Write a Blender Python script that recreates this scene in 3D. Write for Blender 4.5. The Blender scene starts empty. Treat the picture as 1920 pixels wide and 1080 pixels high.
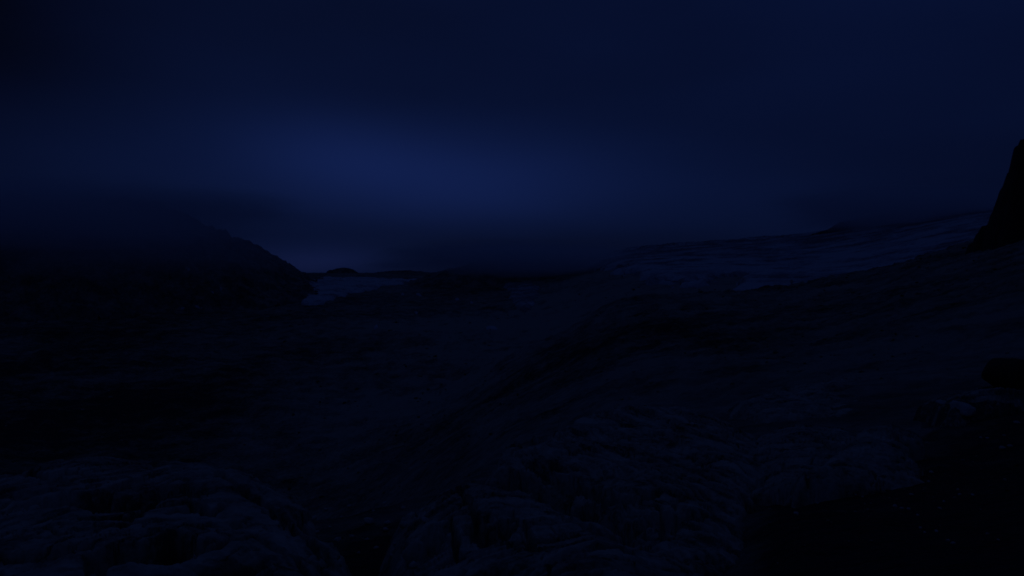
import bpy, math, random
import numpy as np

random.seed(4)
sc = bpy.context.scene
col = sc.collection
F, CX, HY = 1280.0, 960.0, 500.0          # focal length in photo pixels, optical centre, eye-level row

# ------------------------------------------------------------------ camera
cam = bpy.data.cameras.new('camera')
cam.sensor_width = 36.0
cam.lens = 24.0
cam.shift_y = -(540.0 - HY) / 1920.0
cam.clip_start = 0.1
cam.clip_end = 60000
cam_o = bpy.data.objects.new('camera', cam)
cam_o.location = (0, 0, 0)
cam_o.rotation_euler = (math.radians(90), 0, 0)
col.objects.link(cam_o)
sc.camera = cam_o

# ------------------------------------------------------------------ world: heavy cloud deck before dawn
SUN_EL, SUN_AZ = math.radians(38), math.radians(-18)
world = bpy.data.worlds.new('World')
sc.world = world
world.use_nodes = True
wn, wl = world.node_tree.nodes, world.node_tree.links
wn.clear()


def wmath(op, a, b=None, c=None, clamp=False):
    n = wn.new('ShaderNodeMath')
    n.operation = op
    n.use_clamp = clamp
    for i, v in enumerate((a, b, c)):
        if v is None:
            continue
        if isinstance(v, (int, float)):
            n.inputs[i].default_value = v
        else:
            wl.new(v, n.inputs[i])
    return n.outputs[0]


tc = wn.new('ShaderNodeTexCoord')
sep = wn.new('ShaderNodeSeparateXYZ')
wl.new(tc.outputs['Generated'], sep.inputs[0])
dx, dy, dz = sep.outputs
az = wmath('MULTIPLY', wmath('ARCTAN2', dx, dy), 57.29578)
el = wmath('MULTIPLY', wmath('ARCSINE', dz), 57.29578)
# perspective of a flat cloud deck, for the drifting structure
den = wmath('ADD', wmath('MAXIMUM', dz, 0.0), 0.13)
comb = wn.new('ShaderNodeCombineXYZ')
wl.new(wmath('DIVIDE', dx, den), comb.inputs[0])
wl.new(wmath('DIVIDE', dy, den), comb.inputs[1])
deck = wn.new('ShaderNodeTexNoise')
deck.inputs['Scale'].default_value = 0.42
deck.inputs['Detail'].default_value = 2.2
deck.inputs['Roughness'].default_value = 0.45
wl.new(comb.outputs[0], deck.inputs['Vector'])
comb2 = wn.new('ShaderNodeCombineXYZ')
wl.new(wmath('MULTIPLY', az, 0.05), comb2.inputs[0])
wl.new(wmath('MULTIPLY', el, 0.16), comb2.inputs[1])
wisp = wn.new('ShaderNodeTexNoise')
wisp.inputs['Scale'].default_value = 1.0
wisp.inputs['Detail'].default_value = 2.0
wisp.inputs['Roughness'].default_value = 0.4
wl.new(comb2.outputs[0], wisp.inputs['Vector'])


def blob(a0, e0, sa, se, tilt=0.0):
    """soft thin place in the cloud around a direction (degrees)"""
    da = wmath('SUBTRACT', az, a0)
    de = wmath('SUBTRACT', wmath('SUBTRACT', el, e0), wmath('MULTIPLY', da, tilt))
    q = wmath('ADD', wmath('POWER', wmath('ABSOLUTE', wmath('DIVIDE', da, sa)), 2.0),
              wmath('POWER', wmath('ABSOLUTE', wmath('DIVIDE', de, se)), 2.0))
    return wmath('EXPONENT', wmath('MULTIPLY', q, -0.5))


base = wmath('MULTIPLY_ADD', wmath('SUBTRACT', deck.outputs[0], 0.5), 0.7, 0.84)
base = wmath('ADD', base, wmath('MULTIPLY', wmath('SUBTRACT', wisp.outputs[0], 0.5), 0.45))
thin = wmath('ADD', wmath('MULTIPLY', blob(-15.0, 8.8, 5.6, 2.4, -0.02), 1.15),
             wmath('MULTIPLY', blob(-4.5, 6.9, 7.0, 2.4, -0.04), 1.15))
thin = wmath('ADD', thin, wmath('MULTIPLY', blob(-9.5, 7.2, 17.0, 4.6), 0.7))
thin = wmath('ADD', thin, wmath('MULTIPLY', blob(12.0, 6.0, 13.0, 3.0, -0.05), 0.45))
thin = wmath('ADD', thin, wmath('MULTIPLY', blob(34.0, 22.0, 14.0, 9.0), 0.2))
thin = wmath('ADD', thin, wmath('MULTIPLY', blob(-17.0, 0.5, 4.5, 0.9), 1.3))
thin = wmath('ADD', thin, wmath('MULTIPLY', blob(-33.0, 6.5, 9.0, 3.0), 0.4))
dark = wmath('MULTIPLY', blob(-42.0, 15.0, 9.0, 7.5), -0.75)
dark = wmath('ADD', dark, wmath('MULTIPLY', blob(1.0, 1.3, 10.0, 1.5), -0.45))
fac = wmath('MAXIMUM', wmath('ADD', wmath('ADD', base, thin), dark), 0.12)
fac = wmath('MULTIPLY', fac, wmath('MULTIPLY_ADD', wmath('MAXIMUM', dz, 0.0), 1.0, 0.86))   # an overcast is brighter overhead
tint = wn.new('ShaderNodeVectorMath')
tint.operation = 'SCALE'
tint.inputs[0].default_value = (0.00150, 0.00388, 0.02140)
wl.new(fac, tint.inputs['Scale'])
sky = wn.new('ShaderNodeTexSky')
sky.sky_type = 'NISHITA'
sky.sun_disc = False
sky.sun_elevation = SUN_EL
sky.sun_rotation = SUN_AZ
skyscale = wn.new('ShaderNodeVectorMath')
skyscale.operation = 'MULTIPLY'
skyscale.inputs[1].default_value = (0.00006, 0.00009, 0.00019)
wl.new(sky.outputs[0], skyscale.inputs[0])
add = wn.new('ShaderNodeVectorMath')
add.operation = 'ADD'
wl.new(tint.outputs[0], add.inputs[0])
wl.new(skyscale.outputs[0], add.inputs[1])
dawn = wn.new('ShaderNodeVectorMath')                  # first paler, warmer light in the gap on the horizon
dawn.operation = 'SCALE'
dawn.inputs[0].default_value = (0.0015, 0.0009, 0.0010)
wl.new(blob(-18.0, 0.4, 4.0, 0.8), dawn.inputs['Scale'])
add2 = wn.new('ShaderNodeVectorMath')
add2.operation = 'ADD'
wl.new(add.outputs[0], add2.inputs[0])
wl.new(dawn.outputs[0], add2.inputs[1])
add = add2
bg = wn.new('ShaderNodeBackground')
bg.inputs['Strength'].default_value = 1.0
wl.new(add.outputs[0], bg.inputs['Color'])
wo = wn.new('ShaderNodeOutputWorld')
wl.new(bg.outputs[0], wo.inputs['Surface'])

# ------------------------------------------------------------------ the sun, still hidden: a trace of soft light through the cloud
sl = bpy.data.lights.new('sun', 'SUN')
sl.energy = 0.012
sl.angle = math.radians(40)
sl.color = (0.12, 0.25, 1.0)
so = bpy.data.objects.new('sun', sl)
so.rotation_euler = (math.radians(90) - SUN_EL, 0, math.pi - SUN_AZ)
so.location = (-300, 1000, 900)
col.objects.link(so)

sc.view_settings.view_transform = 'Standard'
sc.view_settings.look = 'None'
sc.view_settings.exposure = 0.0
sc.view_settings.gamma = 1.0
sc.view_settings.use_curve_mapping = False
sc.cycles.max_bounces = 16
sc.cycles.diffuse_bounces = 3
sc.cycles.volume_bounces = 14
sc.cycles.volume_step_rate = 1.0
sc.cycles.volume_max_steps = 128
sc.cycles.use_denoising = True
sc.cycles.filter_width = 1.7

# ------------------------------------------------------------------ numpy noise


def _hash(ix, iy, seed):
    h = (ix.astype(np.int64) * 374761393 + iy.astype(np.int64) * 668265263 + seed * 1442695041) & 0xFFFFFFFF
    h = ((h ^ (h >> 13)) * 1274126177) & 0xFFFFFFFF
    return (h ^ (h >> 16)) & 0xFFFF


def perlin(x, y, seed=0):
    x = np.asarray(x, float)
    y = np.asarray(y, float)
    x0 = np.floor(x)
    y0 = np.floor(y)
    fx, fy = x - x0, y - y0
    ux = fx * fx * fx * (fx * (fx * 6 - 15) + 10)
    uy = fy * fy * fy * (fy * (fy * 6 - 15) + 10)

    def g(ix, iy, px, py):
        a = _hash(ix, iy, seed) * (2 * math.pi / 65536.0)
        return np.cos(a) * px + np.sin(a) * py
    n00 = g(x0, y0, fx, fy)
    n10 = g(x0 + 1, y0, fx - 1, fy)
    n01 = g(x0, y0 + 1, fx, fy - 1)
    n11 = g(x0 + 1, y0 + 1, fx - 1, fy - 1)
    return ((n00 * (1 - ux) + n10 * ux) * (1 - uy) + (n01 * (1 - ux) + n11 * ux) * uy) * 1.5


def fbm(x, y, octs=5, seed=0, gain=0.5, ridged=False):
    s = 0.0
    a = 1.0
    for k in range(octs):
        p = perlin(x, y, seed + k * 17)
        s = s + a * ((0.5 - np.abs(p)) * 1.4 if ridged else p)
        x, y, a = x * 2.03 + 7.1, y * 2.03 + 3.7, a * gain
    return s


def sstep(a, b, x):
    t = np.clip((x - a) / (b - a), 0, 1)
    return t * t * (3 - 2 * t)

# ------------------------------------------------------------------ helpers


def at(x, y, Y):
    """photo pixel and depth -> point"""
    return np.array(((x - CX) / F * Y, Y, (HY - y) / F * Y))


def tag(o, label=None, cat=None, group=None, kind=None):
    for k, v in (('label', label), ('category', cat), ('group', group), ('kind', kind)):
        if v:
            o[k] = v
    return o


def grid_mesh(name, X, Y, Z, mat, keep=None, attrs=None, smooth=True):
    nr, nc = X.shape
    idx = np.arange(nr * nc).reshape(nr, nc)
    q = np.stack([idx[:-1, :-1], idx[:-1, 1:], idx[1:, 1:], idx[1:, :-1]], -1).reshape(-1, 4)
    if keep is not None:
        q = q[keep.reshape(-1)[q].all(1)]
    used = np.unique(q)
    remap = np.full(nr * nc, -1)
    remap[used] = np.arange(len(used))
    q = remap[q]
    co = np.stack([X, Y, Z], -1).reshape(-1, 3)[used]
    me = bpy.data.meshes.new(name)
    me.vertices.add(len(co))
    me.vertices.foreach_set('co', co.astype(np.float32).ravel())
    me.loops.add(q.size)
    me.loops.foreach_set('vertex_index', q.astype(np.int32).ravel())
    me.polygons.add(len(q))
    me.polygons.foreach_set('loop_start', (np.arange(len(q)) * 4).astype(np.int32))
    me.polygons.foreach_set('use_smooth', np.full(len(q), smooth))
    for k, v in (attrs or {}).items():
        at_ = me.attributes.new(k, 'FLOAT', 'POINT')
        at_.data.foreach_set('value', v.reshape(-1)[used].astype(np.float32))
    me.update(calc_edges=True)
    me.validate()
    me.materials.append(mat)
    o = bpy.data.objects.new(name, me)
    col.objects.link(o)
    return o

# ------------------------------------------------------------------ materials


def ground_mat(name, dark, mid, pale, scale, bump=0.5, attr=None, rough=0.9, bump_dist=1.0, detail_scale=6.0, patch=0.0):
    m = bpy.data.materials.new(name)
    m.use_nodes = True
    nt = m.node_tree
    n, l = nt.nodes, nt.links
    b = n['Principled BSDF']
    b.inputs['Roughness'].default_value = rough
    b.inputs['Specular IOR Level'].default_value = 0.25
    g = n.new('ShaderNodeNewGeometry')
    big = n.new('ShaderNodeTexNoise')
    big.inputs['Scale'].default_value = scale
    big.inputs['Detail'].default_value = 8
    big.inputs['Roughness'].default_value = 0.62
    l.new(g.outputs['Position'], big.inputs['Vector'])
    fine = n.new('ShaderNodeTexNoise')
    fine.inputs['Scale'].default_value = scale * detail_scale
    fine.inputs['Detail'].default_value = 6
    fine.inputs['Roughness'].default_value = 0.7
    l.new(g.outputs['Position'], fine.inputs['Vector'])
    mx = n.new('ShaderNodeMath')
    mx.operation = 'MULTIPLY_ADD'
    l.new(fine.outputs[0], mx.inputs[0])
    mx.inputs[1].default_value = 0.45
    sub = n.new('ShaderNodeMath')
    sub.operation = 'MULTIPLY'
    l.new(big.outputs[0], sub.inputs[0])
    sub.inputs[1].default_value = 0.55
    l.new(sub.outputs[0], mx.inputs[2])
    v = mx.outputs[0]
    if attr:
        a = n.new('ShaderNodeAttribute')
        a.attribute_name = attr
        ad = n.new('ShaderNodeMath')
        ad.operation = 'ADD'
        l.new(v, ad.inputs[0])
        l.new(a.outputs['Fac'], ad.inputs[1])
        v = ad.outputs[0]
    r = n.new('ShaderNodeValToRGB')
    e = r.color_ramp.elements
    e[0].position, e[0].color = 0.39, (*dark, 1)
    e[1].position, e[1].color = 0.62, (*pale, 1)
    k = e.new(0.5)
    k.color = (*mid, 1)
    l.new(v, r.inputs[0])
    l.new(r.outputs[0], b.inputs['Base Color'])
    bp = n.new('ShaderNodeBump')
    bp.inputs['Strength'].default_value = bump
    bp.inputs['Distance'].default_value = bump_dist
    l.new(v, bp.inputs['Height'])
    l.new(bp.outputs[0], b.inputs['Normal'])
    return m


M_ground = ground_mat('scree_and_turf', (0.040, 0.036, 0.024), (0.215, 0.19, 0.135), (0.42, 0.375, 0.28), 0.035, 0.9, 'tone', bump_dist=5.0, detail_scale=9)
M_mount = ground_mat('dark_mountain_rock', (0.075, 0.066, 0.05), (0.20, 0.175, 0.135), (0.37, 0.325, 0.255), 0.02, 0.8, None, bump_dist=5.0)
M_cliff = ground_mat('black_cliff_rock', (0.022, 0.019, 0.017), (0.04, 0.034, 0.029), (0.065, 0.055, 0.048), 0.05, 0.8, None, bump_dist=2.0)
M_slab = ground_mat('glacier_worn_gneiss', (0.10, 0.09, 0.066), (0.34, 0.305, 0.225), (0.50, 0.45, 0.34), 0.9, 0.55, 'tone', bump_dist=0.12, detail_scale=7, rough=0.8)
M_stone = ground_mat('pale_stone', (0.30, 0.27, 0.21), (0.46, 0.42, 0.34), (0.58, 0.54, 0.46), 3.0, 0.4, None, bump_dist=0.03)
M_ice = ground_mat('glacier_ice', (0.19, 0.185, 0.175), (0.38, 0.375, 0.36), (0.58, 0.57, 0.55), 0.012, 0.6, 'tone', bump_dist=4.0, rough=0.6, detail_scale=8)
M_snow = ground_mat('old_snow', (0.38, 0.38, 0.38), (0.50, 0.50, 0.50), (0.66, 0.66, 0.66), 0.05, 0.3, None, bump_dist=0.4, rough=0.7)

# ------------------------------------------------------------------ the lie of the land
ROWS = np.array([2, 5, 8, 12, 18, 25, 32, 45, 70, 120, 250, 400, 600, 700, 800, 900, 1000, 1300, 1600, 2000, 2600, 3300, 4500, 6500, 12000], float)
COLS = {
    -900: [-2.4, -3.6, -4.4, -5.4, -7, -9, -11.5, -17, -28, -48, -80, -95, -95, -92, -88, -82, -75, -50, -30, -20, -20, -20, -30, -60, -120],
    0:    [-2.4, -3.4, -4.3, -5.6, -7.4, -9.8, -12.5, -20, -38, -70, -115, -132, -138, -137, -136, -134, -132, -125, -115, -105, -90, -80, -62, -62, -130],
    300:  [-2.4, -3.4, -4.3, -5.6, -7.4, -9.8, -12.5, -20, -37, -66, -112, -132, -139, -139, -138, -136, -134, -125, -114, -103, -85, -75, -62, -60, -130],
    600:  [-2.4, -3.3, -4.2, -5.5, -7.2, -9.2, -11.9, -19, -33, -58, -100, -125, -138, -139, -138, -136, -134, -122, -111, -98, -70, -58, -55, -62, -130],
    800:  [-2.3, -3.2, -4.1, -5.4, -7.1, -8.9, -11, -15, -23.5, -40, -72, -100, -122, -127, -130, -131, -130, -120, -108, -100, -74, -55, -52, -62, -130],
    1000: [-2.2, -3.2, -4.1, -5.4, -7.0, -8.8, -10.7, -13.5, -19, -28, -48, -64, -76, -80, -96, -112, -122, -113, -104, -82, -54, -30, -40, -60, -130],
    1200: [-2.2, -3.1, -4.0, -5.3, -6.8, -8.4, -9.9, -11.6, -15.5, -21, -33, -39.5, -43, -40, -36, -46, -56, -55, -40, -12, 38, 85, 60, -20, -100],
    1500: [-2.1, -3.0, -3.8, -5.0, -6.4, -7.9, -8.9, -9.6, -12, -16, -24, -29, -30, -28, -25, -21, -30, -38, -34, 6, 90, 140, 150, 60, -60],
    1800: [-2.1, -2.9, -3.6, -4.6, -5.8, -7.0, -7.4, -8.0, -9, -11, -9, -3, 9, 16, 24, 28, 20, 8, 20, 95, 190, 260, 260, 100, -40],
    2200: [-2.0, -2.6, -3.0, -3.6, -4.4, -5, -5.2, -5.2, -5, 0, 15, 40, 80, 98, 110, 116, 120, 130, 150, 200, 280, 320, 300, 120, -40],
    2800: [-1.9, -2.2, -2.4, -2.6, -2.8, -2.6, -2, -1, 3, 12, 40, 70, 110, 126, 140, 148, 155, 170, 190, 230, 300, 340, 320, 120, -40],
}
_cx = np.array(sorted(COLS))
_cz = np.array([COLS[c] for c in _cx])
_lr = np.log(ROWS)
_cz[:, 1:6] += np.array([-0.5, -0.9, -1.2, -1.2, -0.7]) * np.interp(_cx, (1250, 1500), (1.0, 0.15))[:, None]


def _hermite(xp, fp, x):
    """monotone-ish cubic along the last axis of fp"""
    d = np.diff(fp, axis=-1) / np.diff(xp)
    m = np.zeros_like(fp)
    m[..., 1:-1] = np.where(d[..., 1:] * d[..., :-1] > 0, 2 * d[..., 1:] * d[..., :-1] / (d[..., 1:] + d[..., :-1] + 1e-12), 0)
    m[..., 0], m[..., -1] = d[..., 0], d[..., -1]
    k = np.clip(np.searchsorted(xp, x) - 1, 0, len(xp) - 2)
    h = xp[k + 1] - xp[k]
    t = np.clip((x - xp[k]) / h, 0, 1)
    f0, f1, m0, m1 = fp[..., k], fp[..., k + 1], m[..., k], m[..., k + 1]
    return (2 * t**3 - 3 * t**2 + 1) * f0 + (t**3 - 2 * t**2 + t) * h * m0 + (-2 * t**3 + 3 * t**2) * f1 + (t**3 - t**2) * h * m1


_LY = np.linspace(math.log(2), math.log(12000), 500)
_UX = np.linspace(-900, 2800, 370)
_tab = _hermite(_lr, _cz, _LY)                         # columns x LY
_tab = _hermite(_cx.astype(float), _tab.T.copy(), _UX)  # LY x UX


def base_raw(u, Y):
    fx = np.clip((u * F + CX + 900) / 10.0 * (369 / 370.0), 0, 368.999)
    fy = np.clip((np.log(np.maximum(Y, 2)) - _LY[0]) / (_LY[1] - _LY[0]), 0, 498.999)
    i, j = fy.astype(int), fx.astype(int)
    a, b = fy - i, fx - j
    return (_tab[i, j] * (1 - a) * (1 - b) + _tab[i + 1, j] * a * (1 - b) + _tab[i, j + 1] * (1 - a) * b + _tab[i + 1, j + 1] * a * b)


def ground_z(u, Y):
    X = u * Y
    z = base_raw(u, Y)
    far = sstep(60, 700, Y)
    mid = sstep(20, 120, Y)
    z = z + far * 5.0 * fbm(X / 190, Y / 260, 5, 3)
    z = z + far * 3.2 * (fbm((X + 0.5 * Y) / 60, (Y - 0.5 * X) / 170, 4, 9, ridged=True) - 0.5)
    z = z + sstep(500, 900, Y) * 3.0 * (fbm(X / 42, Y / 60, 5, 27, 0.6, ridged=True) - 0.85)
    z = z + mid * (1 - 0.5 * far) * 1.3 * fbm(X / 22, Y / 30, 5, 21)
    z = z + mid * (1 - sstep(1000, 1600, Y)) * 2.5 * (fbm((X + 0.25 * Y) / 80, Y / 45, 5, 25, 0.6, ridged=True) - 0.9) * sstep(80, 300, Y)
    z = z + mid * (1 - sstep(1000, 1600, Y)) * 0.8 * (fbm(X / 14, Y / 9, 4, 29, 0.6, ridged=True) - 0.8)
    z = z + 0.16 * fbm(X / 2.6, Y / 2.6, 4, 31) * (1 - far)
    return z


def ridge_z(u, Y, pts, slope, seed, rough=1.0, pw=1.0, wl_=130.0):
    """mountain as a crest line falling off to both sides"""
    X = u * Y
    best = np.full(X.shape, -1e9)
    P = [at(*p) for p in pts]
    for a, b in zip(P[:-1], P[1:]):
        d = b[:2] - a[:2]
        t = np.clip(((X - a[0]) * d[0] + (Y - a[1]) * d[1]) / (d @ d), 0, 1)
        dist = np.hypot(X - a[0] - t * d[0], Y - a[1] - t * d[1])
        best = np.maximum(best, a[2] + t * (b[2] - a[2]) - slope * dist**pw)
    n = 14 * rough * (fbm(X / wl_, Y / wl_, 6, seed, ridged=True) - 0.75) + 7 * rough * fbm(X / (wl_ * .35), Y / (wl_ * .35), 5, seed + 5)
    return best + n


LEFT = [(578, 517, 4600), (562, 512, 4200), (536, 497, 3700), (510, 480, 3300), (486, 466, 3000), (450, 448, 2700), (390, 425, 2400), (330, 395, 2150), (275, 372, 2050), (180, 372, 1950), (60, 372, 1900), (-200, 340, 1750), (-700, 200, 1500)]
MID = [(835, 526, 2700), (852, 508, 2750), (880, 492, 2800), (930, 480, 2850), (990, 478, 2900), (1050, 486, 2900), (1110, 488, 2900)]
CLIFF = [(1812, 468, 590), (1830, 442, 570), (1854, 407, 556), (1872, 374, 545), (1886, 338, 536), (1900, 294, 526), (1922, 256, 515), (1950, 225, 508), (2000, 190, 500), (2200, 120, 490), (2600, 60, 480)]
NUN = [(1535, 436, 2750), (1580, 416, 2760), (1640, 404, 2790), (1700, 392, 2850), (1760, 382, 2950)]
HILL = [(616, 507, 6000), (632, 502, 6050), (652, 501.5, 6050), (664, 506, 6000)]


def left_z(u, Y):
    return ridge_z(u, Y, LEFT, 0.62, 41, 1.75)


def mid_z(u, Y):
    return ridge_z(u, Y, MID, 0.33, 53, 0.8)


def cliff_z(u, Y):
    X = u * Y
    return ridge_z(u, Y, CLIFF, 4.8, 61, 0.75, wl_=42.0)


def nun_z(u, Y):
    return ridge_z(u, Y, NUN, 0.55, 71, 0.8)


def hill_z(u, Y):
    return ridge_z(u, Y, HILL, 0.85, 77, 0.5, wl_=120.0)


def glacier_z(u, Y):
    """big ice field on the right, lying on the slope"""
    X = u * Y
    z = base_raw(u, Y) - 15 + 32 * sstep(1050, 1500, Y)
    z = z + 4.0 * fbm(X / 260, Y / 220, 3, 81) + 2.4 * fbm((X - .3 * Y) / 120, (Y + .3 * X) / 45, 4, 85, ridged=True) + 1.2 * fbm(X / 30, Y / 22, 3, 88)
    return z


def all_z(u, Y):
    z = np.maximum(ground_z(u, Y), np.maximum(left_z(u, Y), mid_z(u, Y)))
    return np.maximum(z, cliff_z(u, Y))


def hit(x, y, y0=60.0, y1=9000.0):
    """depth at which the ray of a photo pixel meets the land"""
    Y = np.exp(np.linspace(math.log(y0), math.log(y1), 1500))
    u = np.full_like(Y, (x - CX) / F)
    below = (HY - y) / F * Y <= all_z(u, Y)
    return float(Y[np.argmax(below)]) if below.any() else y1

# ------------------------------------------------------------------ structure: ground


def frustum(u0, u1, nu, Y0, Y1, nY):
    uu = np.linspace(u0, u1, nu)
    YY = np.exp(np.linspace(math.log(Y0), math.log(Y1), nY))
    U, Y = np.meshgrid(uu, YY)
    return U, Y


ui = np.linspace(-0.78, 0.78, 860)
ue = np.linspace(0.80, 1.42, 40)
uu = np.concatenate([-ue[::-1], ui, ue])
YY = np.exp(np.linspace(math.log(2.2), math.log(11900), 640))
U, Y = np.meshgrid(uu, YY)
Z = ground_z(U, Y)
Xi = U * F + CX
Yi = HY - Z / Y * F
# what grows or lies where: turf and lichen on the near spur, bare washed moraine in the valley, scree below the ice
tone = 0.10 * fbm(U * Y / 300, Y / 300, 3, 91)
spur = sstep(30, 90, Y) * (1 - sstep(640, 900, Y)) * sstep(640, 980, Xi)
tone = tone + 0.025 * spur + 0.07 * spur * fbm(U * Y / 26, Y / 60, 4, 97, 0.6)
mor = np.exp(-(((U * Y + 96 - (Y - 615) * 0.09) / (60 + 0.11 * Y))**2)) * sstep(480, 760, Y) * (1 - sstep(1500, 2000, Y))
tone = tone + mor * (0.125 + 0.09 * fbm(U * Y / 34, Y / 80, 5, 95, 0.65))
scree = sstep(900, 1100, Y) * (1 - sstep(2100, 2600, Y)) * sstep(940, 1080, Xi) * (1 - sstep(1400, 1600, Xi))
tone = tone + 0.10 * scree
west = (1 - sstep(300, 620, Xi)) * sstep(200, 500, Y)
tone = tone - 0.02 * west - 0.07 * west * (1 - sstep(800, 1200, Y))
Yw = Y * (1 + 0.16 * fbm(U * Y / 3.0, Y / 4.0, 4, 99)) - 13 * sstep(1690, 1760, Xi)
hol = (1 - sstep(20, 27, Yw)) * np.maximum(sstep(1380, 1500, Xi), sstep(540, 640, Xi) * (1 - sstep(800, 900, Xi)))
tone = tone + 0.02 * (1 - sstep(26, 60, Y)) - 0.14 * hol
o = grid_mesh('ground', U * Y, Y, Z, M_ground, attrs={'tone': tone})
tag(o, kind='structure')

# ground behind and beside the viewer: the hillside goes on
a = np.linspace(-1, 1, 60)
PX, PY = np.meshgrid(a * 6000, np.concatenate([-np.exp(np.linspace(math.log(6000), math.log(3), 50)), [1.0, 2.4]]))
PZ = -2.6 + 0.16 * np.maximum(-PY, 0)**0.95 + 0.06 * np.abs(PX)**0.9 * np.sign(PX) + np.minimum(np.abs(PX), 60) / 60 * 3 * fbm(PX / 80, PY / 80, 3, 5) - 0.4
o = grid_mesh('hillside', PX, PY, PZ, M_ground, attrs={'tone': np.zeros_like(PX)})
tag(o, kind='structure')

# mountains
U, Y = frustum(-1.40, -0.25, 440, 1000, 5000, 460)
Z = left_z(U, Y)
tag(grid_mesh('mountain', U * Y, Y, Z, M_mount, keep=Z > base_raw(U, Y) - 14), kind='structure')
U, Y = frustum(-0.16, 0.16, 260, 2200, 3300, 200)
Z = mid_z(U, Y)
tag(grid_mesh('ridge', U * Y, Y, Z, M_mount, keep=Z > base_raw(U, Y) - 14), kind='structure')
U, Y = frustum(0.60, 1.42, 420, 330, 800, 300)
Z = cliff_z(U, Y)
tag(grid_mesh('cliff', U * Y, Y, Z, M_cliff, keep=Z > base_raw(U, Y) - 14), kind='structure')
U, Y = frustum(0.40, 0.68, 260, 2450, 3200, 160)
Z = nun_z(U, Y)
tag(grid_mesh('rock_peak', U * Y, Y, Z, M_cliff, keep=Z > base_raw(U, Y) - 14), kind='structure')
U, Y = frustum(-0.30, -0.20, 140, 5800, 6300, 90)
Z = hill_z(U, Y)
tag(grid_mesh('hill', U * Y, Y, Z, M_mount, keep=Z > base_raw(U, Y) - 14), kind='structure')

# ------------------------------------------------------------------ ice and snow, lying on the land


def in_poly(px, py, poly):
    c = np.zeros(px.shape, bool)
    P = np.asarray(poly, float)
    for (x0, y0), (x1, y1) in zip(P, np.roll(P, -1, 0)):
        k = (y0 > py) != (y1 > py)
        c ^= k & (px < (x1 - x0) * (py - y0) / (y1 - y0 + 1e-12) + x0)
    return c


def poly_dist(px, py, poly):
    P = np.asarray(poly, float)
    best = np.full(px.shape, 1e18)
    for p, q in zip(P, np.roll(P, -1, 0)):
        d = q - p
        t = np.clip(((px - p[0]) * d[0] + (py - p[1]) * d[1]) / (d @ d + 1e-12), 0, 1)
        best = np.minimum(best, np.hypot(px - p[0] - t * d[0], py - p[1] - t * d[1]))
    return np.where(in_poly(px, py, poly), best, -best)


def drape(name, poly, mat, Y0, Y1, thick, nu=160, nY=200, jag=3.0, edge=8.0, seed=0, zf=all_z, jl=70.0, tone=0.0, zs=None):
    """a bed of ice or snow of real thickness over part of the land"""
    P = np.asarray(poly, float)
    U, Y = frustum((P[:, 0].min() - 6 - CX) / F, (P[:, 0].max() + 6 - CX) / F, nu, Y0, Y1, nY)
    Z = zf(U, Y)
    Xi, Yi = U * F + CX, HY - (Z if zs is None else zs(U, Y)) / Y * F
    d = poly_dist(Xi, Yi, poly) + jag * fbm(U * Y / jl, Y / (jl * 2.2), 4, seed + 7)
    if zs is not None:
        d = np.where(np.maximum(left_z(U, Y), mid_z(U, Y)) > ground_z(U, Y) + 1, -99, d)
    t = np.clip(d / edge, -0.6, 1)
    Z = Z + thick * np.where(t > 0, np.sqrt(np.maximum(t, 0)), t * 2.5) + 0.12 * thick * fbm(U * Y / 40, Y / 40, 3, seed)
    keep = d > -0.5 * edge
    if zs is None:                                        # one connected bed
        kk = keep & (d >= d.max() - 1e-9)
        while True:
            g_ = kk.copy()
            g_[1:] |= kk[:-1]
            g_[:-1] |= kk[1:]
            g_[:, 1:] |= g_[:, :-1].copy()
            g_[:, :-1] |= g_[:, 1:].copy()
            g_ &= keep
            if (g_ == kk).all():
                break
            kk = g_
        keep = kk
    return grid_mesh(name, U * Y, Y, Z, mat, keep=keep, attrs={'tone': tone + 0.15 * fbm(U * Y / 160, Y / 60, 4, seed + 3)})


big = [(1080, 482), (1130, 474), (1200, 462), (1260, 455), (1350, 448), (1500, 436), (1600, 420), (1700, 400), (1800, 385), (1960, 370), (1960, 700), (1440, 700), (1400, 600), (1345, 556),
       (1385, 528), (1398, 512), (1352, 506), (1330, 512), (1300, 520), (1268, 520), (1240, 518), (1215, 514), (1190, 500), (1150, 496), (1110, 492)]
U, Y = frustum(0.06, 0.80, 620, 960, 3900, 400)
Z = glacier_z(U, Y)
Xi, Yi = U * F + CX, HY - Z / Y * F
d = poly_dist(Xi, Yi, big) + 9 * fbm(U * Y / 110, Y / 90, 5, 101, 0.6)
t = np.clip(d / 10, -0.6, 1)
Z = Z - 14 * (1 - np.where(t > 0, np.sqrt(np.maximum(t, 0)), t * 2))
tn = 0.03 + 0.20 * fbm(U * Y / 170, Y / 80, 5, 103, 0.6) - 0.12 * sstep(1900, 2500, Y) + 0.05
o = grid_mesh('glacier', U * Y, Y, Z, M_ice, keep=(d > -5), attrs={'tone': tn})
tag(o, 'broad pale glacier spread over the slope beside the black cliff', 'glacier')

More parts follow.
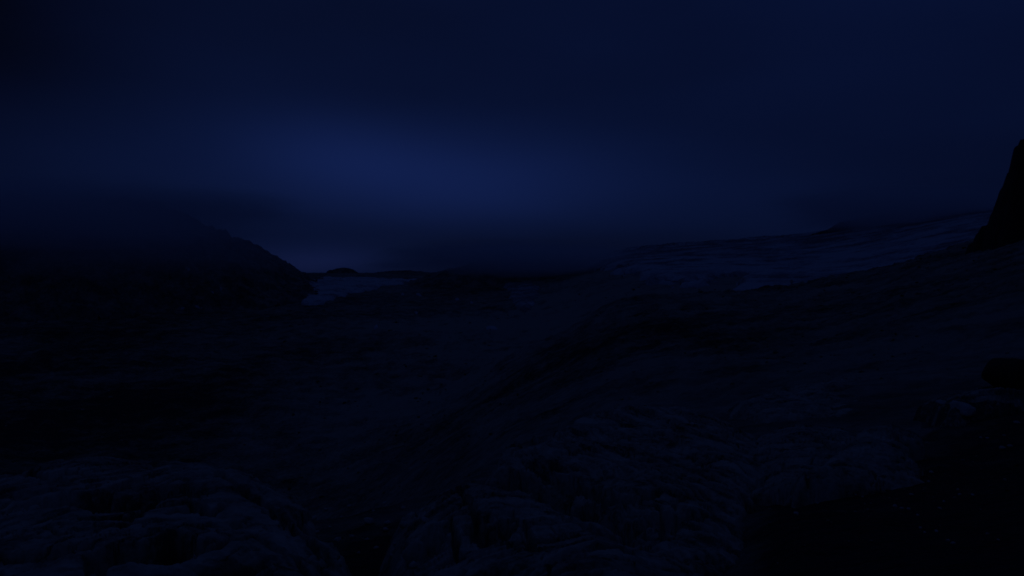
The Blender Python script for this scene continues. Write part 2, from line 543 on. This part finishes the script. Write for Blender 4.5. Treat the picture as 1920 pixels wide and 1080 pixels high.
tongue = [(515, 545), (540, 532), (580, 525), (660, 522), (730, 524), (780, 524), (750, 534), (715, 541), (685, 546), (655, 552), (635, 558), (612, 566), (598, 573), (580, 576), (566, 570), (570, 558), (548, 562), (528, 556)]
o = drape('glacier', tongue, M_ice, 1700, 3900, 9, 300, 260, jag=3.5, edge=6, seed=11, zs=base_raw, tone=0.08)
tag(o, 'low blue glacier tongue below the saddle, ending in a blunt point', 'glacier')
gully = [(945, 512), (972, 512), (985, 524), (1010, 540), (1012, 552), (1000, 572), (984, 594), (972, 582), (958, 560), (948, 535)]
o = drape('glacier', gully, M_ice, 1450, 2700, 6, 120, 240, jag=6.0, edge=7, seed=12, tone=-0.07, zs=base_raw)
tag(o, 'narrow wedge of ice in the dark gully below the misty ridge', 'glacier')

SNOW = [
    (352, 505, 17, 7, 38, 'dim diagonal snow streak high on the left mountain'),
    (398, 548, 8, 3, 25, 'tiny snow fleck left of the upright sliver on the left slope'),
    (414, 542, 3.5, 9, 0, 'small upright sliver of snow on the left slope'),
    (343, 578, 8, 4, 0, 'small snow spot left of the brightest streak on the left slope'),
    (372, 576, 20, 6, 16, 'brightest snow streak low on the left mountain'),
    (533, 526, 6, 4, 0, 'small snow spot under the foot of the left ridge'),
    (755, 551, 5, 4, 0, 'tiny snow dot right of the glacier tongue'),
    (786, 553, 13, 4, 25, 'thin slanting snow line right of the glacier tongue'),
    (857, 561, 7, 5, 0, 'round snow dot below the misty ridge'),
    (884, 567, 6, 4, 20, 'small snow dot between the misty ridge and the ragged snow patch'),
    (705, 613, 9, 7, -30, 'small snow patch on the brown ground below the glacier tongue'),
    (780, 586, 8, 3, 10, 'faint thin snow patch in the middle of the valley'),
    (923, 615, 24, 8, 8, 'ragged pale snow patch at the head of the valley floor'),
    (1207, 512, 16, 4, 3, 'flat snow strip under the dark notch at the glacier edge'),
    (1240, 523, 6, 3, 0, 'tiny snow dot at the lower rim of the glacier'),
    (1266, 525, 7, 4, 0, 'small snow dot beside the dark rock rib in the glacier'),
    (1260, 539, 9, 3, 0, 'small snow bit on the scree below the glacier rim'),
]
for k, (x, y, w, h, ang, lab) in enumerate(SNOW):
    w, h = w * 0.85, h * 0.85
    ca, sa = math.cos(math.radians(ang)), math.sin(math.radians(ang))
    poly = []
    for i in range(14):
        t = 2 * math.pi * i / 14
        r = 1 + 0.35 * math.sin(3 * t + k) * random.random()
        px, py = w / 2 * math.cos(t) * r, h / 2 * math.sin(t) * r
        poly.append((x + px * ca - py * sa, y + px * sa + py * ca))
    Yh = hit(x, y, 400)
    o = drape('snow_patch', poly, M_snow, Yh * 0.90, Yh * 1.12, 1.5, 50, 260, jag=1.2, edge=1.5, seed=200 + k, jl=9.0)
    tag(o, lab, 'snow patch', 'old snow patches in the valley')

U, Y = frustum(-0.235, -0.07, 200, 8600, 9600, 80)
Z = ridge_z(U, Y, [(690, 514, 9000), (712, 509, 9050), (742, 506.5, 9100), (775, 507, 9100), (806, 509.5, 9100), (846, 511, 9050), (860, 515, 9000)], 0.5, 79, 0.7, wl_=150.0)
tag(grid_mesh('hill', U * Y, Y, Z, M_mount, keep=Z > base_raw(U, Y) - 20), kind='structure')

# ------------------------------------------------------------------ foreground rock


def tps(P):
    """thin-plate surface through points"""
    P = np.asarray(P, float)
    n = len(P)
    r = np.hypot(P[:, None, 0] - P[None, :, 0], P[:, None, 1] - P[None, :, 1])
    K = np.where(r > 0, r**2 * np.log(r + 1e-9), 0) + np.eye(n) * 0.4
    A = np.zeros((n + 3, n + 3))
    A[:n, :n] = K
    A[:n, n] = A[n, :n] = 1
    A[:n, n + 1] = A[n + 1, :n] = P[:, 0]
    A[:n, n + 2] = A[n + 2, :n] = P[:, 1]
    w = np.linalg.solve(A, np.concatenate([P[:, 2], np.zeros(3)]))

    def f(X, Y):
        z = w[n] + w[n + 1] * X + w[n + 2] * Y
        for i in range(n):
            rr = np.hypot(X - P[i, 0], Y - P[i, 1])
            z = z + w[i] * rr**2 * np.log(rr + 1e-9)
        return z
    return f


def cells(x, y, seed):
    """broken blocks: distance to the nearest joint and a height for each block"""
    ix, iy = np.floor(x), np.floor(y)
    f1 = np.full(x.shape, 9.0)
    f2 = np.full(x.shape, 9.0)
    hh = np.zeros(x.shape)
    for i in (-1, 0, 1):
        for j in (-1, 0, 1):
            h = _hash(ix + i, iy + j, seed)
            g_ = _hash(ix + i, iy + j, seed + 77)
            d = np.hypot(ix + i + 0.15 + 0.7 * h / 65535.0 - x, iy + j + 0.15 + 0.7 * g_ / 65535.0 - y)
            near = d < f1
            f2 = np.where(near, f1, np.minimum(f2, d))
            hh = np.where(near, (h ^ g_) / 65535.0, hh)
            f1 = np.where(near, d, f1)
    return f2 - f1, hh


def crack(s, freq, seed, width, depth, mask):
    p = perlin(s * freq, np.full_like(s, seed * 3.3), seed)
    return -depth * np.exp(-(p / width)**2) * mask


def outcrop(name, outline, inner, strata_along, holes=(), lines=(), seed=0, step=0.07, steep=2.2, rim=0.8, reach=1.6, rough=1.0, tone_off=0.0):
    strata, along = strata_along
    O = [at(*p) for p in outline]
    f = tps([*O, *[at(*p) for p in inner]])

    def surf_depth(x, y):
        q = np.linspace(7, 70, 700)
        b = (HY - y) / F * q <= f((x - CX) / F * q, q)
        return float(q[np.argmax(b)]) if b.any() else 70.0
    poly = [p[:2] for p in O]
    P = np.array(poly)
    lo, hi = P[:, 1].min() - reach, P[:, 1].max() + reach
    uo = np.array([p[0] / p[1] for p in poly])
    u0, u1 = max(uo.min() - reach / P[:, 1].mean(), -0.86), min(uo.max() + reach / P[:, 1].mean(), 0.86)
    U, Y = frustum(u0, u1, int((u1 - u0) * F / 2.0), max(lo, 5.5), hi, int(math.log(hi / max(lo, 5.5)) / 0.0042))
    X = U * Y
    wob = 0.35 * fbm(X / 1.6, Y / 1.6, 4, seed + 1)
    d = poly_dist(X, Y, poly) + wob
    Z = f(X, Y)
    Z = Z - 0.45 * np.exp(-np.maximum(d, 0) / rim) - steep * np.maximum(-d, 0)
    # glacially worn whalebacks: broad swells, then beds and cracks
    Z = Z + rough * (0.20 * fbm(X / 3.2, Y / 3.2, 3, seed + 2) + 0.020 * fbm(X / 0.6, Y / 0.6, 4, seed + 3, 0.55))
    s = strata(X, Y) + 0.22 * fbm(X / 2.2, Y / 2.2, 3, seed + 4)
    m1 = sstep(-0.15, 0.35, fbm(X / 2.4, Y / 2.4, 2, seed + 5))
    m2 = sstep(-0.05, 0.4, fbm(X / 1.5, Y / 1.5, 2, seed + 6))
    Z = Z + crack(s, 1.5, seed + 7, 0.035, 0.55, m1) + crack(s, 4.0, seed + 8, 0.06, 0.22, m2)
    al = along(X, Y)
    Z = Z + 0.08 * (fbm(s * 1.1, al * 0.12, 4, seed + 9, 0.55, ridged=True) - 0.9) + 0.018 * fbm(s * 7, al * 0.9, 4, seed + 19, 0.6)
    # joints across the beds
    jt = perlin(al * 0.55 + 0.25 * fbm(X, Y, 2, seed + 20), s * 0.25, seed + 21)
    Z = Z - 0.5 * np.exp(-(jt / 0.022)**2) * sstep(0.0, 0.35, fbm(X / 2.1, Y / 2.1, 2, seed + 22))
    wx = 0.25 * fbm(X / 0.8, Y / 0.8, 3, seed + 30)
    for fs, fa, wd, dp, st in ((0.55, 0.16, 0.045, 0.40, 0.12), (1.7, 0.40, 0.06, 0.14, 0.03)):
        e_, h_ = cells(s * fs + wx * fs, al * fa + wx * fa, seed + 31)
        shown = sstep(-0.25, 0.25, fbm(X / 1.9, Y / 1.9, 3, seed + int(fs * 100)))
        Z = Z + shown * (st * (h_ - 0.5) * sstep(0.0, 0.10, e_) - dp * (1 - sstep(wd * 0.3, wd, e_)))
    pits = fbm(X / 0.9, Y / 0.9, 3, seed + 10)
    Z = Z - 0.30 * sstep(0.62, 0.85, pits)
    for hx, hy, hY, rx, ry, dep in holes:
        c = at(hx, hy, hY)
        q = np.hypot((X - c[0]) / rx, (Y - c[1]) / ry) + 0.55 * fbm(X / 0.9, Y / 0.9, 4, seed + 12)
        Z = Z - dep * (1 - sstep(0.35, 1.05, q))
    for pts, wdt, dep in lines:
        L = [at(*(p if len(p) == 3 else (*p, surf_depth(*p))))[:2] for p in pts]
        best = np.full(X.shape, 1e9)
        for a_, b_ in zip(L[:-1], L[1:]):
            dd = b_ - a_
            t = np.clip(((X - a_[0]) * dd[0] + (Y - a_[1]) * dd[1]) / (dd @ dd), 0, 1)
            best = np.minimum(best, np.hypot(X - a_[0] - t * dd[0], Y - a_[1] - t * dd[1]))
        best = best + min(0.14, wdt * 0.6) * fbm(X / 0.6, Y / 0.6, 3, seed + 14)
        Z = Z - dep * (1 - sstep(wdt * 0.25, wdt * 0.85, best))
    tone = tone_off + 0.08 * fbm(X / 2.5, Y / 2.5, 3, seed + 15) + 0.09 * fbm(s * 2.6, al * 0.2, 4, seed + 16, 0.65)
    return grid_mesh(name, X, Y, Z, M_slab, keep=d > -reach * 0.8, attrs={'tone': tone}), (X, Y, Z)


def arch(cx, cy, cY, ex, ey):
    c = at(cx, cy, cY)
    return (lambda X, Y: np.hypot((X - c[0]) / ex, (Y - c[1]) / ey),
            lambda X, Y: 4.0 * np.arctan2((Y - c[1]) / ey, (X - c[0]) / ex))


def beds(ang, pitch):
    ca, sa = math.cos(math.radians(ang)), math.sin(math.radians(ang))
    return (lambda X, Y: (X * ca + Y * sa) / pitch), (lambda X, Y: (Y * ca - X * sa) / pitch)


o, _ = outcrop('rock_outcrop',
               [(-160, 900, 20), (0, 880, 22), (62, 868, 23.5), (130, 850, 24), (190, 849, 23.5), (260, 847, 23), (340, 846, 22), (420, 852, 21), (500, 885, 19), (580, 940, 16.5), (640, 1005, 14), (690, 1090, 11.5), (700, 1250, 8.0), (400, 1300, 7), (0, 1300, 6.5), (-200, 1250, 7)],
               [(0, 960, 14.5), (100, 960, 14.5), (200, 915, 16.5), (330, 905, 17), (430, 930, 16), (520, 1000, 13), (400, 985, 13), (350, 1060, 10.2), (520, 1080, 10.4), (100, 1050, 10), (0, 1080, 9.2)],
               arch(300, 1010, 12.0, 1.35, 2.2), seed=300, step=0.055,
               lines=[([(205, 925), (240, 905), (280, 890), (300, 881), (330, 885), (352, 897)], 0.16, 0.6), ([(270, 918), (290, 912), (310, 905), (326, 905), (345, 912)], 0.18, 0.6),
                      ([(252, 962), (270, 945), (300, 925)], 0.15, 0.6), ([(308, 951), (330, 944), (355, 946)], 0.16, 0.5), ([(350, 925), (370, 938), (395, 950), (420, 943)], 0.18, 0.6),
                      ([(230, 988), (300, 965), (350, 965), (400, 984), (430, 990)], 0.16, 0.6), ([(405, 880), (440, 900), (480, 925), (530, 960), (580, 1000), (620, 1030)], 0.2, 0.6),
                      ([(20, 878), (80, 893), (140, 902), (200, 900)], 0.25, 0.7), ([(0, 930), (60, 926), (115, 928)], 0.2, 0.6), ([(285, 858), (345, 863)], 0.25, 0.5),
                      ([(330, 1062), (350, 1045), (380, 1030)], 0.12, 0.5), ([(450, 1000), (500, 1020), (560, 1050), (600, 1075)], 0.14, 0.5)],
               holes=[(280, 1040, 10.6, 0.75, 1.15, 2.4), (165, 925, 15.5, 1.5, 0.55, 1.1), (300, 905, 16.5, 0.35, 0.4, 0.7), (40, 1035, 10.6, 1.2, 0.25, 0.7), (205, 960, 13.8, 0.6, 0.5, 1.2), (385, 1056, 10.0, 0.5, 0.22, 0.7)])
tag(o, 'large rounded rock dome with arched bedding and a black hollow, bottom left', 'rock outcrop')

o, _ = outcrop('rock_outcrop',
               [(760, 940, 22), (800, 915, 22.5), (860, 894, 23), (900, 890, 23), (1000, 902, 21), (1090, 940, 18), (1180, 975, 16), (1280, 1020, 14), (1360, 1090, 11.5), (1300, 1250, 8), (900, 1280, 7.6), (740, 1180, 9.4), (740, 1060, 13), (760, 980, 17)],
               [(850, 950, 18.5), (900, 940, 18.5), (900, 1030, 14), (1000, 985, 16), (1060, 1030, 13.2), (1150, 1030, 13), (950, 1080, 11.8), (1100, 1090, 11), (830, 1040, 14)],
               beds(-62, 0.9), seed=330, step=0.055,
               lines=[([(1060, 903), (1097, 920), (1130, 942)], 0.2, 0.7), ([(1000, 935), (1053, 953), (1107, 973), (1187, 1007), (1273, 1030)], 0.15, 0.6),
                      ([(850, 915), (873, 927), (885, 950), (895, 980)], 0.16, 0.6), ([(800, 950), (840, 930), (870, 915)], 0.15, 0.5), ([(830, 960), (850, 990), (860, 1030)], 0.16, 0.6),
                      ([(960, 960), (990, 985), (1000, 1020)], 0.14, 0.5), ([(1100, 1040), (1160, 1030), (1200, 1045)], 0.14, 0.5), ([(1187, 950), (1190, 968), (1193, 990)], 0.13, 0.7)],
               holes=[(915, 985, 16, 0.75, 0.9, 1.6), (870, 935, 18.6, 0.4, 0.4, 0.8), (1040, 1050, 12.3, 1.0, 0.35, 0.9), (930, 1060, 12.2, 0.9, 0.6, 1.3), (800, 1000, 15.5, 0.5, 1.0, 0.9), (1170, 1010, 14, 0.35, 0.3, 0.6)])
tag(o, 'long ridge of worn rock slanting down right in the bottom centre', 'rock outcrop')

o, _ = outcrop('rock_outcrop',
               [(960, 812, 33), (1000, 790, 35), (1080, 760, 39), (1180, 752, 41), (1280, 755, 41), (1360, 775, 38), (1440, 820, 33), (1470, 850, 29), (1430, 890, 24), (1380, 935, 20), (1400, 1000, 15.5), (1400, 1090, 12), (1430, 1250, 8.6), (1200, 1250, 8.4), (1180, 1100, 11.2), (1230, 1030, 14), (1180, 950, 19), (1050, 893, 24.5), (930, 868, 27), (930, 842, 30)],
               [(1050, 840, 29), (1150, 820, 32), (1250, 830, 30), (1150, 890, 25), (1260, 910, 22.5), (1340, 880, 25), (1340, 960, 18), (1360, 1040, 13.6), (1290, 1045, 13.2), (1310, 1100, 11.4)],
               beds(20, 1.1), seed=360, step=0.09,
               lines=[([(913, 867), (940, 863), (973, 876), (1007, 883), (1057, 890), (1107, 903), (1153, 923), (1180, 932), (1223, 924)], 0.5, 1.6), ([(990, 822), (1017, 797), (1060, 773), (1113, 757)], 1.3, 1.6),
                      ([(1083, 793), (1173, 800), (1273, 810), (1390, 830)], 0.22, 0.7), ([(1232, 938), (1246, 962), (1240, 985)], 0.12, 0.4), ([(1262, 935), (1270, 958), (1262, 980)], 0.10, 0.35),
                      ([(1200, 860), (1280, 870), (1360, 860), (1420, 862)], 0.2, 0.6), ([(1040, 850), (1100, 845), (1180, 868)], 0.18, 0.5)],
               holes=[(1250, 965, 18.2, 1.4, 0.6, 1.2), (1255, 832, 30, 0.6, 0.7, 0.8), (1165, 955, 18.2, 0.6, 0.4, 0.8), (1385, 1050, 13.2, 0.3, 0.8, 0.9)])
tag(o, 'broad pale rock slab split by dark cracks, right of bottom centre', 'rock outcrop')

o, _ = outcrop('rock_outcrop',
               [(1480, 886, 20.5), (1530, 860, 22.5), (1570, 825, 25), (1610, 795, 27.5), (1655, 780, 28.5), (1700, 790, 28), (1716, 800, 27), (1700, 830, 25), (1712, 880, 22), (1740, 890, 21), (1640, 890, 20.5), (1560, 880, 20.5)],
               [(1640, 830, 25), (1600, 855, 23), (1670, 860, 23)],
               beds(70, 0.8), seed=390, step=0.055, steep=4.5, rim=0.35)
tag(o, 'blocky flat-topped rock standing above the black hollow on the right', 'rock outcrop')

o, _ = outcrop('rock_outcrop',
               [(1400, 812, 34), (1470, 795, 37), (1560, 790, 36), (1610, 800, 30), (1575, 838, 25.5), (1500, 882, 21.5), (1440, 905, 22), (1395, 880, 25), (1390, 840, 30)],
               [(1470, 845, 27.5), (1520, 820, 30)], beds(45, 0.9), seed=480, steep=1.6, rim=0.8)
tag(o, 'low cracked rock joining the broad slab to the blocky rock', 'rock outcrop')

o, _ = outcrop('rock_outcrop',
               [(1380, 742, 52), (1450, 722, 58), (1560, 706, 64), (1650, 703, 65), (1730, 716, 60), (1700, 742, 50), (1680, 762, 44), (1560, 772, 42), (1440, 768, 43)],
               [(1500, 740, 52), (1620, 730, 55)], beds(80, 1.6), seed=420, step=0.16, steep=1.2, rim=1.2, reach=3.0, rough=1.6)
tag(o, 'low worn rock bench behind the blocky rock on the right', 'rock outcrop')

o, _ = outcrop('rock_outcrop',
               [(1730, 742, 36), (1800, 722, 38), (1900, 698, 40), (2050, 680, 42), (2060, 730, 34), (1900, 742, 32), (1790, 752, 32)],
               [(1880, 722, 36)], beds(75, 1.2), seed=450, step=0.1, steep=2.0, rim=0.7, reach=2.0, tone_off=-0.09)
tag(o, 'dim rock shelf behind the pale boulder at the right edge', 'rock outcrop')

# ------------------------------------------------------------------ boulders and stones


def boulder_mesh(seed, sub=3, flat=0.65, rough=0.22):
    import bmesh
    bm = bmesh.new()
    bmesh.ops.create_icosphere(bm, subdivisions=sub, radius=1.0)
    V = np.array([v.co[:] for v in bm.verts])
    r = 1 + rough * fbm(V[:, 0] * 1.3 + seed, V[:, 1] * 1.3 + V[:, 2] * 0.9, 4, seed) + rough * 0.7 * fbm(V[:, 2] * 1.5 - seed, V[:, 0] * 1.1 + 5, 3, seed + 3)
    rng = np.random.default_rng(seed)
    W = V * r[:, None]
    for k in range(9):                                   # broken faces
        nrm = rng.normal(size=3)
        nrm /= np.linalg.norm(nrm)
        dd = W @ nrm - rng.uniform(0.62, 0.9)
        W = W - np.maximum(dd, 0)[:, None] * nrm * 0.85
    W = W * np.array((1.0, 0.8, flat))
    for v, c in zip(bm.verts, W):
        v.co = c
    for f_ in bm.faces:
        f_.smooth = True
    me = bpy.data.meshes.new('boulder')
    bm.to_mesh(me)
    bm.free()
    me.materials.append(M_stone)
    return me


dg = bpy.context.evaluated_depsgraph_get()


def cast(x, y):
    d = at(x, y, 1.0)
    bpy.context.view_layer.update()
    ok, loc, nrm, _, ob, _ = sc.ray_cast(bpy.context.evaluated_depsgraph_get(), (0, 0, 0), d / np.linalg.norm(d), distance=9000)
    return np.array(loc) if ok else None


STONES = [bpy_me for bpy_me in (boulder_mesh(s, 3 if s < 3 else 2) for s in range(1, 7))]


def stone(x, y, wpx, k, name, label, cat, group=None, sink=0.25, zs=1.0):
    p = cast(x, y)
    if p is None:
        return
    r = wpx / 2 / F * p[1]
    ob = bpy.data.objects.new(name, STONES[k % len(STONES)])
    ob.location = (p[0], p[1] + r * 0.4, p[2] + r * (0.65 * zs - sink))
    ob.rotation_euler = (random.uniform(-.2, .2), random.uniform(-.2, .2), random.uniform(0, 6.28))
    ob.scale = (r, r, r * zs)
    col.objects.link(ob)
    tag(ob, label, cat, group)
    return ob


stone(1812, 777, 54, 0, 'boulder', 'smooth pale boulder alone in the dark hollow near the right edge', 'boulder', zs=0.8)
ob = stone(1905, 728, 110, 1, 'boulder', 'big black boulder cut by the right edge of the picture', 'boulder', zs=1.0)
ob.data = ob.data.copy()
ob.data.materials[0] = M_cliff
stone(1770, 757, 26, 3, 'stone', 'low flat stone just left of the smooth pale boulder', 'stone', zs=0.5)
LOW = [(589, 975, 14), (632, 1016, 15), (659, 1009, 12), (594, 1000, 11), (690, 984, 24), (726, 984, 15), (722, 997, 14), (757, 990, 22), (796, 979, 17), (756, 955, 11), (774, 1066, 20), (720, 947, 12), (688, 1014, 10), (655, 952, 11), (618, 990, 8), (705, 1030, 11), (740, 1022, 9), (672, 1040, 10), (640, 972, 9), (610, 958, 10), (735, 1045, 12), (700, 960, 8)]
ORD = ('first second third fourth fifth sixth seventh eighth ninth tenth eleventh twelfth thirteenth fourteenth fifteenth sixteenth seventeenth eighteenth nineteenth twentieth '
       'twenty-first twenty-second twenty-third twenty-fourth twenty-fifth twenty-sixth twenty-seventh twenty-eighth twenty-ninth').split()
for k, (x, y, w) in enumerate(sorted(LOW)):
    stone(x, y, w, k + 2, 'stone', 'pale stone in the dark hollow beside the rock dome, %s from the left' % ORD[k], 'stone', 'stones in the hollow at bottom centre')
stone(1485, 533, 7, 4, 'upright_rock', 'small upright rock on the slope crest, dark against the glacier', 'rock', zs=2.2)
rng = random.Random(9)
RIGHT = [(1517, 898, 6), (1494, 966, 9), (1533, 945, 5), (1604, 930, 6), (1618, 933, 5), (1648, 894, 6), (1710, 930, 7), (1748, 888, 8), (1742, 905, 6), (1680, 952, 8), (1692, 955, 6), (1705, 957, 7), (1722, 968, 6), (1727, 992, 6), (1735, 1000, 5), (1757, 999, 7), (1763, 955, 6), (1771, 942, 5), (1800, 929, 6), (1825, 931, 7), (1778, 1015, 6), (1788, 1021, 7), (1853, 1003, 6), (1873, 1014, 5), (1882, 843, 10), (1896, 840, 9), (1908, 795, 9), (1840, 822, 5), (1852, 823, 5)]
for k, (x, y, w) in enumerate(sorted(RIGHT)):
    stone(x, y, w * 1.3, k + 1, 'stone', 'small pale stone in the black hollow at lower right, %s from the left' % ORD[k], 'stone', 'small stones in the hollow at lower right')

# ------------------------------------------------------------------ loose rock too small and too much to count
def rubble(name, n, u0, u1, Y0, Y1, px0, px1, seed, label):
    g = np.random.default_rng(seed)
    base = [STONES[k] for k in (3, 4, 5)]
    VB, FB = [], []
    import bmesh
    bm = bmesh.new()
    bmesh.ops.create_icosphere(bm, subdivisions=1, radius=1.0)
    V0 = np.array([v.co[:] for v in bm.verts])
    F0 = np.array([[v.index for v in f.verts] for f in bm.faces])
    bm.free()
    u = g.uniform(u0, u1, n * 3)
    Y = np.exp(g.uniform(math.log(Y0), math.log(Y1), n * 3))
    keep = fbm(u * Y / (0.12 * Y + 4), Y / (0.2 * Y + 4), 3, seed) + g.uniform(-0.5, 0.5, n * 3) > 0.05
    u, Y = u[keep][:n], Y[keep][:n]
    n = len(u)
    z = ground_z(u, Y)
    r = Y / F * 0.5 * px0 * (px1 / px0)**(g.random(n)**2.2)
    sc3 = r[:, None] * g.uniform(0.55, 1.25, (n, 3)) * np.array((1.2, 1.0, 0.7))
    a = g.uniform(0, 6.283, n)
    V = V0[None] * (1 + g.uniform(-0.28, 0.28, (n, len(V0), 1))) * sc3[:, None]
    X2 = V[..., 0] * np.cos(a)[:, None] - V[..., 1] * np.sin(a)[:, None] + (u * Y)[:, None]
    Y2 = V[..., 0] * np.sin(a)[:, None] + V[..., 1] * np.cos(a)[:, None] + Y[:, None]
    Z2 = V[..., 2] + (z + 0.15 * r)[:, None]
    co = np.stack([X2, Y2, Z2], -1).reshape(-1, 3)
    fc = (F0[None] + (np.arange(n) * len(V0))[:, None, None]).reshape(-1, 3)
    me = bpy.data.meshes.new(name)
    me.vertices.add(len(co))
    me.vertices.foreach_set('co', co.astype(np.float32).ravel())
    me.loops.add(fc.size)
    me.loops.foreach_set('vertex_index', fc.astype(np.int32).ravel())
    me.polygons.add(len(fc))
    me.polygons.foreach_set('loop_start', (np.arange(len(fc)) * 3).astype(np.int32))
    t_ = me.attributes.new('tone', 'FLOAT', 'POINT')
    t_.data.foreach_set('value', np.repeat(g.normal(0.03, 0.08, n), len(V0)).astype(np.float32))
    me.update(calc_edges=True)
    me.materials.append(M_ground)
    ob = bpy.data.objects.new(name, me)
    col.objects.link(ob)
    tag(ob, label, 'rubble', kind='stuff')


rubble('rubble', 5200, -0.78, 0.78, 22, 1700, 1.6, 9.0, 77, 'loose broken rock strewn over the valley and the near slope')
rubble('rubble', 700, -0.30, 0.75, 9, 26, 2.0, 9.0, 78, 'small debris lying between the rock outcrops in front')

# ------------------------------------------------------------------ low cloud hanging on the tops


def cloud(name, label, centre, half, density, seed, soft=0.75, nscale=1.6, albedo=(0.985, 0.988, 0.99)):
    import bmesh
    bm = bmesh.new()
    bmesh.ops.create_icosphere(bm, subdivisions=3, radius=1.0)
    me = bpy.data.meshes.new(name)
    bm.to_mesh(me)
    bm.free()
    m = bpy.data.materials.new(name)
    m.use_nodes = True
    nt = m.node_tree
    n, l = nt.nodes, nt.links
    n.clear()
    out = n.new('ShaderNodeOutputMaterial')
    pv = n.new('ShaderNodeVolumePrincipled')
    pv.inputs['Color'].default_value = (*albedo, 1)
    pv.inputs['Anisotropy'].default_value = 0.1
    tcn = n.new('ShaderNodeTexCoord')
    ln = n.new('ShaderNodeVectorMath')
    ln.operation = 'LENGTH'
    l.new(tcn.outputs['Object'], ln.inputs[0])
    nz = n.new('ShaderNodeTexNoise')
    nz.inputs['Scale'].default_value = nscale
    nz.inputs['Detail'].default_value = 3
    mp = n.new('ShaderNodeMapping')
    mp.inputs['Location'].default_value = (seed, seed * .7, 0)
    l.new(tcn.outputs['Object'], mp.inputs[0])
    l.new(mp.outputs[0], nz.inputs['Vector'])
    a1 = n.new('ShaderNodeMath')
    a1.operation = 'MULTIPLY_ADD'
    l.new(nz.outputs[0], a1.inputs[0])
    a1.inputs[1].default_value = 0.8
    a1.inputs[2].default_value = -0.4
    a2 = n.new('ShaderNodeMath')
    a2.operation = 'ADD'
    l.new(ln.outputs['Value'], a2.inputs[0])
    l.new(a1.outputs[0], a2.inputs[1])
    mr = n.new('ShaderNodeMapRange')
    mr.interpolation_type = 'SMOOTHSTEP'
    mr.inputs['From Min'].default_value = 1.0
    mr.inputs['From Max'].default_value = 1.0 - soft
    mr.inputs['To Min'].default_value = 0.0
    mr.inputs['To Max'].default_value = density
    l.new(a2.outputs[0], mr.inputs['Value'])
    l.new(mr.outputs[0], pv.inputs['Density'])
    l.new(pv.outputs[0], out.inputs['Volume'])
    me.materials.append(m)
    ob = bpy.data.objects.new(name, me)
    ob.location = centre
    ob.scale = half
    col.objects.link(ob)
    tag(ob, label, 'cloud', kind='stuff')
    return ob


cloud('low_cloud', 'dark cloud hiding the top of the left mountain', at(60, 398, 1680), (720, 320, 100), 0.016, 1.0, soft=1.0)
cloud('low_cloud', 'thin veil of mist in front of the left mountain', at(250, 445, 1350), (560, 220, 105), 0.0036, 7.0, soft=1.0)
cloud('low_cloud', 'mist lying on the ridge in the middle distance', at(975, 484, 2500), (560, 340, 78), 0.014, 5.0, soft=1.0)
cloud('low_cloud', 'cloud hanging on the dark peak above the big glacier', at(1700, 393, 2540), (640, 340, 115), 0.013, 3.0, soft=1.0)
cloud('low_cloud', 'pale haze over the far hills beyond the saddle', at(770, 496, 7600), (650, 300, 75), 0.004, 9.0, soft=1.0)
